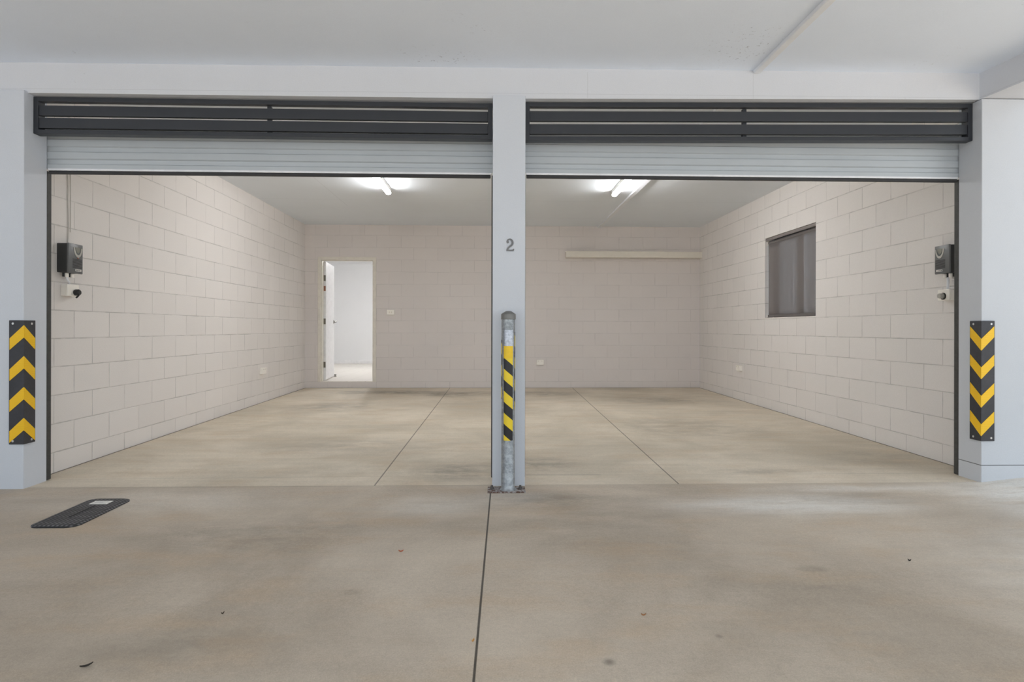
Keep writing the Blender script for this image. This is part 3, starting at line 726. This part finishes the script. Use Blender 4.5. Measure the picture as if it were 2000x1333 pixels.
# ------------------------------------------------------------------ bollard
bxc, byc, bz, br_ = .094, 3.757, floor_z(3.757), .0425
r = thing('bollard', 'galvanised steel bollard with black and yellow tape before the middle pillar', 'bollard', (bxc, byc, bz))
n = NT('galvanised_steel'); f = n.noise(34, 5, .75); f2 = n.noise(7, 4, .7)
n.set(n.mix(n.sstep(f, .3, .7), srgb(128, 134, 138), srgb(176, 181, 186)), n.m('MULTIPLY_ADD', f2, .3, .28), .55); M_galv = n.mat
g = MB(); g.lathe([(br_ + .012, bz + .008), (br_ + .004, bz + .016), (br_, bz + .024), (br_ - .001, .5), (br_ + .0005, 1.035)], (bxc, byc, 0), 'z', 48); part(g, 'post', M_galv, r, True)
g = MB(); g.lathe([(.044, 1.034), (.0465, 1.036), (.0465, 1.066), (.045, 1.069), (.022, 1.084), (.014, 1.0875), (.0, 1.088)], (bxc + .001, byc, 0), 'z', 48); part(g, 'cap', simple('dull_cap_metal', srgb(124, 124, 122), .45, .3), r, True)
n = NT('rusty_plate'); f = n.noise(40, 5, .75)
n.set(n.mix(n.sstep(f, .42, .6), srgb(86, 58, 44), srgb(170, 168, 168)), .75); M_rust = n.mat
g = MB(); g.box(-.034, .203, 3.694, 3.822, bz - .004, bz + .008, .002); part(g, 'base_plate', M_rust, r)
for xb in (-.006, .172):
    g = MB(); g.lathe([(.015, bz + .008), (.015, bz + .011), (.011, bz + .0112), (.011, bz + .021), (.007, bz + .0212), (.007, bz + .032), (.0, bz + .033)], (xb, 3.76, 0), 'z', 6); part(g, 'anchor_bolt', simple('weathered_bolt', srgb(96, 92, 90), .6, .4), r)
def strip(a0, a1, z0, z1, rad, n=14):
    vs, fs = [], []
    for i in range(n + 1):
        a = a0 + (a1 - a0) * i / n
        for rr in (rad, rad + .0007):
            vs += [(bxc + rr * math.sin(a), byc - rr * math.cos(a), z0), (bxc + rr * math.sin(a), byc - rr * math.cos(a), z1)]
    for i in range(n):
        o, p_ = 4 * i, 4 * i + 4
        fs += [(o + 2, p_ + 2, p_ + 3, o + 3), (o, o + 1, p_ + 1, p_), (o + 1, o + 3, p_ + 3, p_ + 1), (o, p_, p_ + 2, o + 2)]
    fs += [(0, 2, 3, 1), (4 * n, 4 * n + 1, 4 * n + 3, 4 * n + 2)]
    g = MB(); g.quads(vs, fs); return g
def tape_mat(name, phase):
    n = NT(name); mp = n.n('ShaderNodeVectorMath', operation='SUBTRACT'); n.l(n.pos(), mp.inputs[0]); mp.inputs[1].default_value = (bxc, byc, 0)
    s_ = n.n('ShaderNodeSeparateXYZ'); n.l(mp.outputs[0], s_.inputs[0])
    u = n.m('MULTIPLY', n.m('ARCTAN2', s_.outputs[0], n.m('MULTIPLY', s_.outputs[1], -1.0)), .0425)
    v = n.m('FRACT', n.m('DIVIDE', n.m('ADD', n.m('ADD', s_.outputs[2], n.m('MULTIPLY', u, .85)), phase + 5.0), .1375))
    n.set(n.mix(n.m('GREATER_THAN', v, .5), srgb(22, 24, 30), srgb(234, 205, 40)), .4); return n.mat
M_tape = tape_mat('hazard_tape', .073)
part(strip(-.70, .70, .277, .80, br_ + .0006), 'hazard_tape', M_tape, r, True)
part(strip(-1.95, -1.15, .535, .905, br_ + .0006), 'hazard_tape', M_tape, r, True)
part(strip(1.15, 1.95, .47, .955, br_ + .0006), 'hazard_tape', M_tape, r, True)
o = part(strip(-.70, .70, .79, .868, br_ + .0015), 'tape_patch', simple('yellow_tape', srgb(236, 196, 14), .35, 0, .06, 20), r, True); o['label'] = 'plain yellow tape patch'
part(strip(-.68, .68, .868, .968, br_ + .0004), 'tape_residue', simple('shiny_residue', srgb(168, 173, 182), .3, .75, .25, 60), r, True)

# ------------------------------------------------------------------ pillar number
UN = .083 / 610
def numpt(px, py): return Vector((.082 + (px - 720) * UN * (.053 / (390 * UN)), YF - .0004, 1.5605 - (py - 400) * UN))
path = [(806, 585, 42), (775, 548, 40), (785, 495, 36), (830, 452, 33), (890, 436, 32), (950, 452, 38), (1000, 505, 45), (1022, 580, 50), (1015, 650, 50), (975, 715, 46), (910, 770, 42), (845, 825, 38), (795, 885, 35), (770, 940, 33), (762, 990, 30)]
g = MB(); P = [numpt(a, b) for a, b, c in path]; Wd = [c * UN for a, b, c in path]
sp = smooth_path(P, 5); sw = []
for i in range(len(P) - 1):
    for j in range(5): sw.append(Wd[i] + (Wd[i + 1] - Wd[i]) * j / 5)
sw.append(Wd[-1])
Lp, Rp = [], []
for i, p_ in enumerate(sp):
    t_ = (sp[min(i + 1, len(sp) - 1)] - sp[max(i - 1, 0)]).normalized(); nn = Vector((-t_.z, 0, t_.x))
    Lp.append(p_ + nn * sw[i]); Rp.append(p_ - nn * sw[i])
bmn = bmesh.new(); th = Vector((0, -.005, 0)); L0 = [bmn.verts.new(v) for v in Lp]; R0 = [bmn.verts.new(v) for v in Rp]; L1 = [bmn.verts.new(v + th) for v in Lp]; R1 = [bmn.verts.new(v + th) for v in Rp]
for i in range(len(sp) - 1):
    for q_ in ((L1[i], L1[i + 1], R1[i + 1], R1[i]), (L0[i], R0[i], R0[i + 1], L0[i + 1]), (L0[i], L0[i + 1], L1[i + 1], L1[i]), (R0[i], R1[i], R1[i + 1], R0[i + 1])): bmn.faces.new(q_)
bmn.faces.new((L0[0], L1[0], R1[0], R0[0])); bmn.faces.new((L0[-1], R0[-1], R1[-1], L1[-1]))
bmesh.ops.recalc_face_normals(bmn, faces=bmn.faces); g._add(bmn)
base = [numpt(*q_) for q_ in ((735, 1000), (1075, 1005), (1090, 960), (1108, 905), (1075, 885), (1040, 905), (1020, 930), (900, 940), (790, 925), (738, 960))]
g.prism(base, (0, -.0048, 0))
cb = numpt(795, 575); g.lathe([(0, -.0049), (.0072, -.0046), (.0076, 0)], (cb.x, cb.y, cb.z), 'y', 20)
tag(g.build('pillar_number', simple('grey_number_metal', srgb(112, 112, 113), .4, .3)), 'small raised grey number 2 on the middle pillar', 'number')

# ------------------------------------------------------------------ rubber mat
r = thing('rubber_mat', 'black ribbed rubber mat lying on the driveway near the left pillar', 'mat', (-2.262, 3.37, floor_z(3.37)))
def rrect(x0, x1, y0, y1, rad, n=7):
    out = []
    for cx, cy, a in ((x1 - rad, y1 - rad, 0), (x0 + rad, y1 - rad, PI / 2), (x0 + rad, y0 + rad, PI), (x1 - rad, y0 + rad, 1.5 * PI)):
        for i in range(n + 1): out.append((cx + rad * math.cos(a + PI / 2 * i / n), cy + rad * math.sin(a + PI / 2 * i / n)))
    return out
n = NT('ribbed_rubber'); wv = n.n('ShaderNodeTexWave', wave_type='BANDS', bands_direction='X'); wv.inputs['Scale'].default_value = 14; n.l(n.pos(), wv.inputs['Vector'])
w2 = n.n('ShaderNodeTexWave', wave_type='BANDS', bands_direction='Y'); w2.inputs['Scale'].default_value = 14; n.l(n.pos(), w2.inputs['Vector'])
hh = n.m('MULTIPLY', wv.outputs['Fac'], w2.outputs['Fac'])
n.set(n.mix(n.m('MULTIPLY', hh, n.noise(9, 3, .6)), srgb(32, 32, 34), srgb(150, 150, 154)), .6); n.bump(hh, .8, .003); M_mat = n.mat
bmn = bmesh.new(); lo = rrect(-2.387, -2.137, 3.118, 3.617, .055); zz = lambda x, y, h: floor_z(y) + h
rings = []
for (ins, h) in ((0, .0005), (0, .005), (.012, .010), (.02, .011)):
    cx, cy = -2.262, 3.3675
    rings.append([bmn.verts.new((cx + (x - cx) * (1 - ins / .125), cy + (y - cy) * (1 - ins / .25), zz(x, y, h))) for x, y in lo])
N_ = len(lo)
for k in range(3):
    for i in range(N_): bmn.faces.new((rings[k][i], rings[k][(i + 1) % N_], rings[k + 1][(i + 1) % N_], rings[k + 1][i]))
bmn.faces.new(rings[-1]); bmn.faces.new(list(reversed(rings[0]))); bmesh.ops.recalc_face_normals(bmn, faces=bmn.faces)
g = MB(); g._add(bmn); part(g, 'mat_body', M_mat, r)
g = MB(); g.hexa([(-2.268, 3.25, zz(0, 3.25, .010)), (-2.256, 3.25, zz(0, 3.25, .010)), (-2.256, 3.46, zz(0, 3.46, .010)), (-2.268, 3.46, zz(0, 3.46, .010)), (-2.266, 3.26, zz(0, 3.26, .016)), (-2.258, 3.26, zz(0, 3.26, .016)), (-2.258, 3.45, zz(0, 3.45, .016)), (-2.266, 3.45, zz(0, 3.45, .016))]); part(g, 'centre_rib', M_rubber, r)
lz = lambda y, h: floor_z(y) + h
g = MB(); g.hexa([(-2.315, 3.488, lz(3.488, .0105)), (-2.214, 3.488, lz(3.488, .0105)), (-2.214, 3.55, lz(3.55, .0105)), (-2.315, 3.55, lz(3.55, .0105)), (-2.315, 3.488, lz(3.488, .0125)), (-2.214, 3.488, lz(3.488, .0125)), (-2.214, 3.55, lz(3.55, .0125)), (-2.315, 3.55, lz(3.55, .0125))])
lb = part(g, 'paper_label', M_tag, r)
g = MB()
for k, (xa, xb) in enumerate(((-2.305, -2.235), (-2.305, -2.222), (-2.305, -2.25), (-2.305, -2.228))):
    y = 3.537 - k * .012; g.hexa([(xa, y - .002, lz(y, .0123)), (xb, y - .002, lz(y, .0123)), (xb, y + .002, lz(y, .0123)), (xa, y + .002, lz(y, .0123)), (xa, y - .002, lz(y, .0128)), (xb, y - .002, lz(y, .0128)), (xb, y + .002, lz(y, .0128)), (xa, y + .002, lz(y, .0128))])
o = g.build('print_line', simple('grey_print', srgb(170, 170, 172), .6), lb)

# ------------------------------------------------------------------ dry leaves and crumbs on the driveway
def dry_leaf(x, y, L, Wd_, ang, col, label):
    vs, fs = [], []; K = 8
    for i in range(K + 1):
        t = i / K; w = Wd_ * math.sin(PI * min(1, t * .96 + .03)) ** .8; u = (t - .5) * L; lift = .003 + .006 * (2 * t - 1) ** 2
        for s in (-1, 0, 1):
            lx, ly = u, s * w / 2; X_ = x + lx * math.cos(ang) - ly * math.sin(ang); Y_ = y + lx * math.sin(ang) + ly * math.cos(ang)
            vs.append((X_, Y_, floor_z(Y_) + lift + (.004 if s else 0)))
    for i in range(K):
        for s in range(2): fs.append((3 * i + s, 3 * i + s + 1, 3 * i + s + 4, 3 * i + s + 3))
    g = MB(); g.quads(vs, fs); o = g.build('dry_leaf', simple('dry_leaf_' + str(len(bpy.data.objects)), col, .7, 0, .2, 90), None, True)
    m = o.modifiers.new('blade', 'SOLIDIFY'); m.thickness = .0012
    return tag(o, label, 'leaf', 'dry leaves on the driveway')
LEAVES = [((170, 1305), .034, .010, .7, srgb(52, 46, 40), 'dark narrow curled leaf at the bottom left of the driveway'),
          ((784, 1080), .022, .012, .1, srgb(176, 98, 66), 'small orange dry leaf left of the long driveway joint'),
          ((925, 1256), .014, .009, 1.0, srgb(196, 150, 92), 'tan leaf scrap lying right on the long driveway joint'),
          ((1258, 1205), .018, .006, .0, srgb(160, 112, 72), 'thin brown leaf in the middle of the right driveway slab'),
          ((1777, 1098), .013, .010, -.6, srgb(30, 28, 26), 'black leaf scrap far right on the driveway'),
          ((436, 1202), .012, .007, .8, srgb(66, 56, 46), 'small dark brown leaf scrap on the left driveway slab')]
for (pu, pv), L, Wd_, an, col, lab in LEAVES:
    dv = pv - CY + .0019 * -(pu - 1000); du = pu - 1000
    dirv = _fw + _rt * (du / F_PX) - _up * ((pv - CY - .0019 * du) / F_PX)
    t_ = (-.0073 * YB - CAM_Z) / (dirv.z - .0073 * dirv.y)
    q_ = dirv * t_
    dry_leaf(q_.x, q_.y, L, Wd_, an, col, lab)
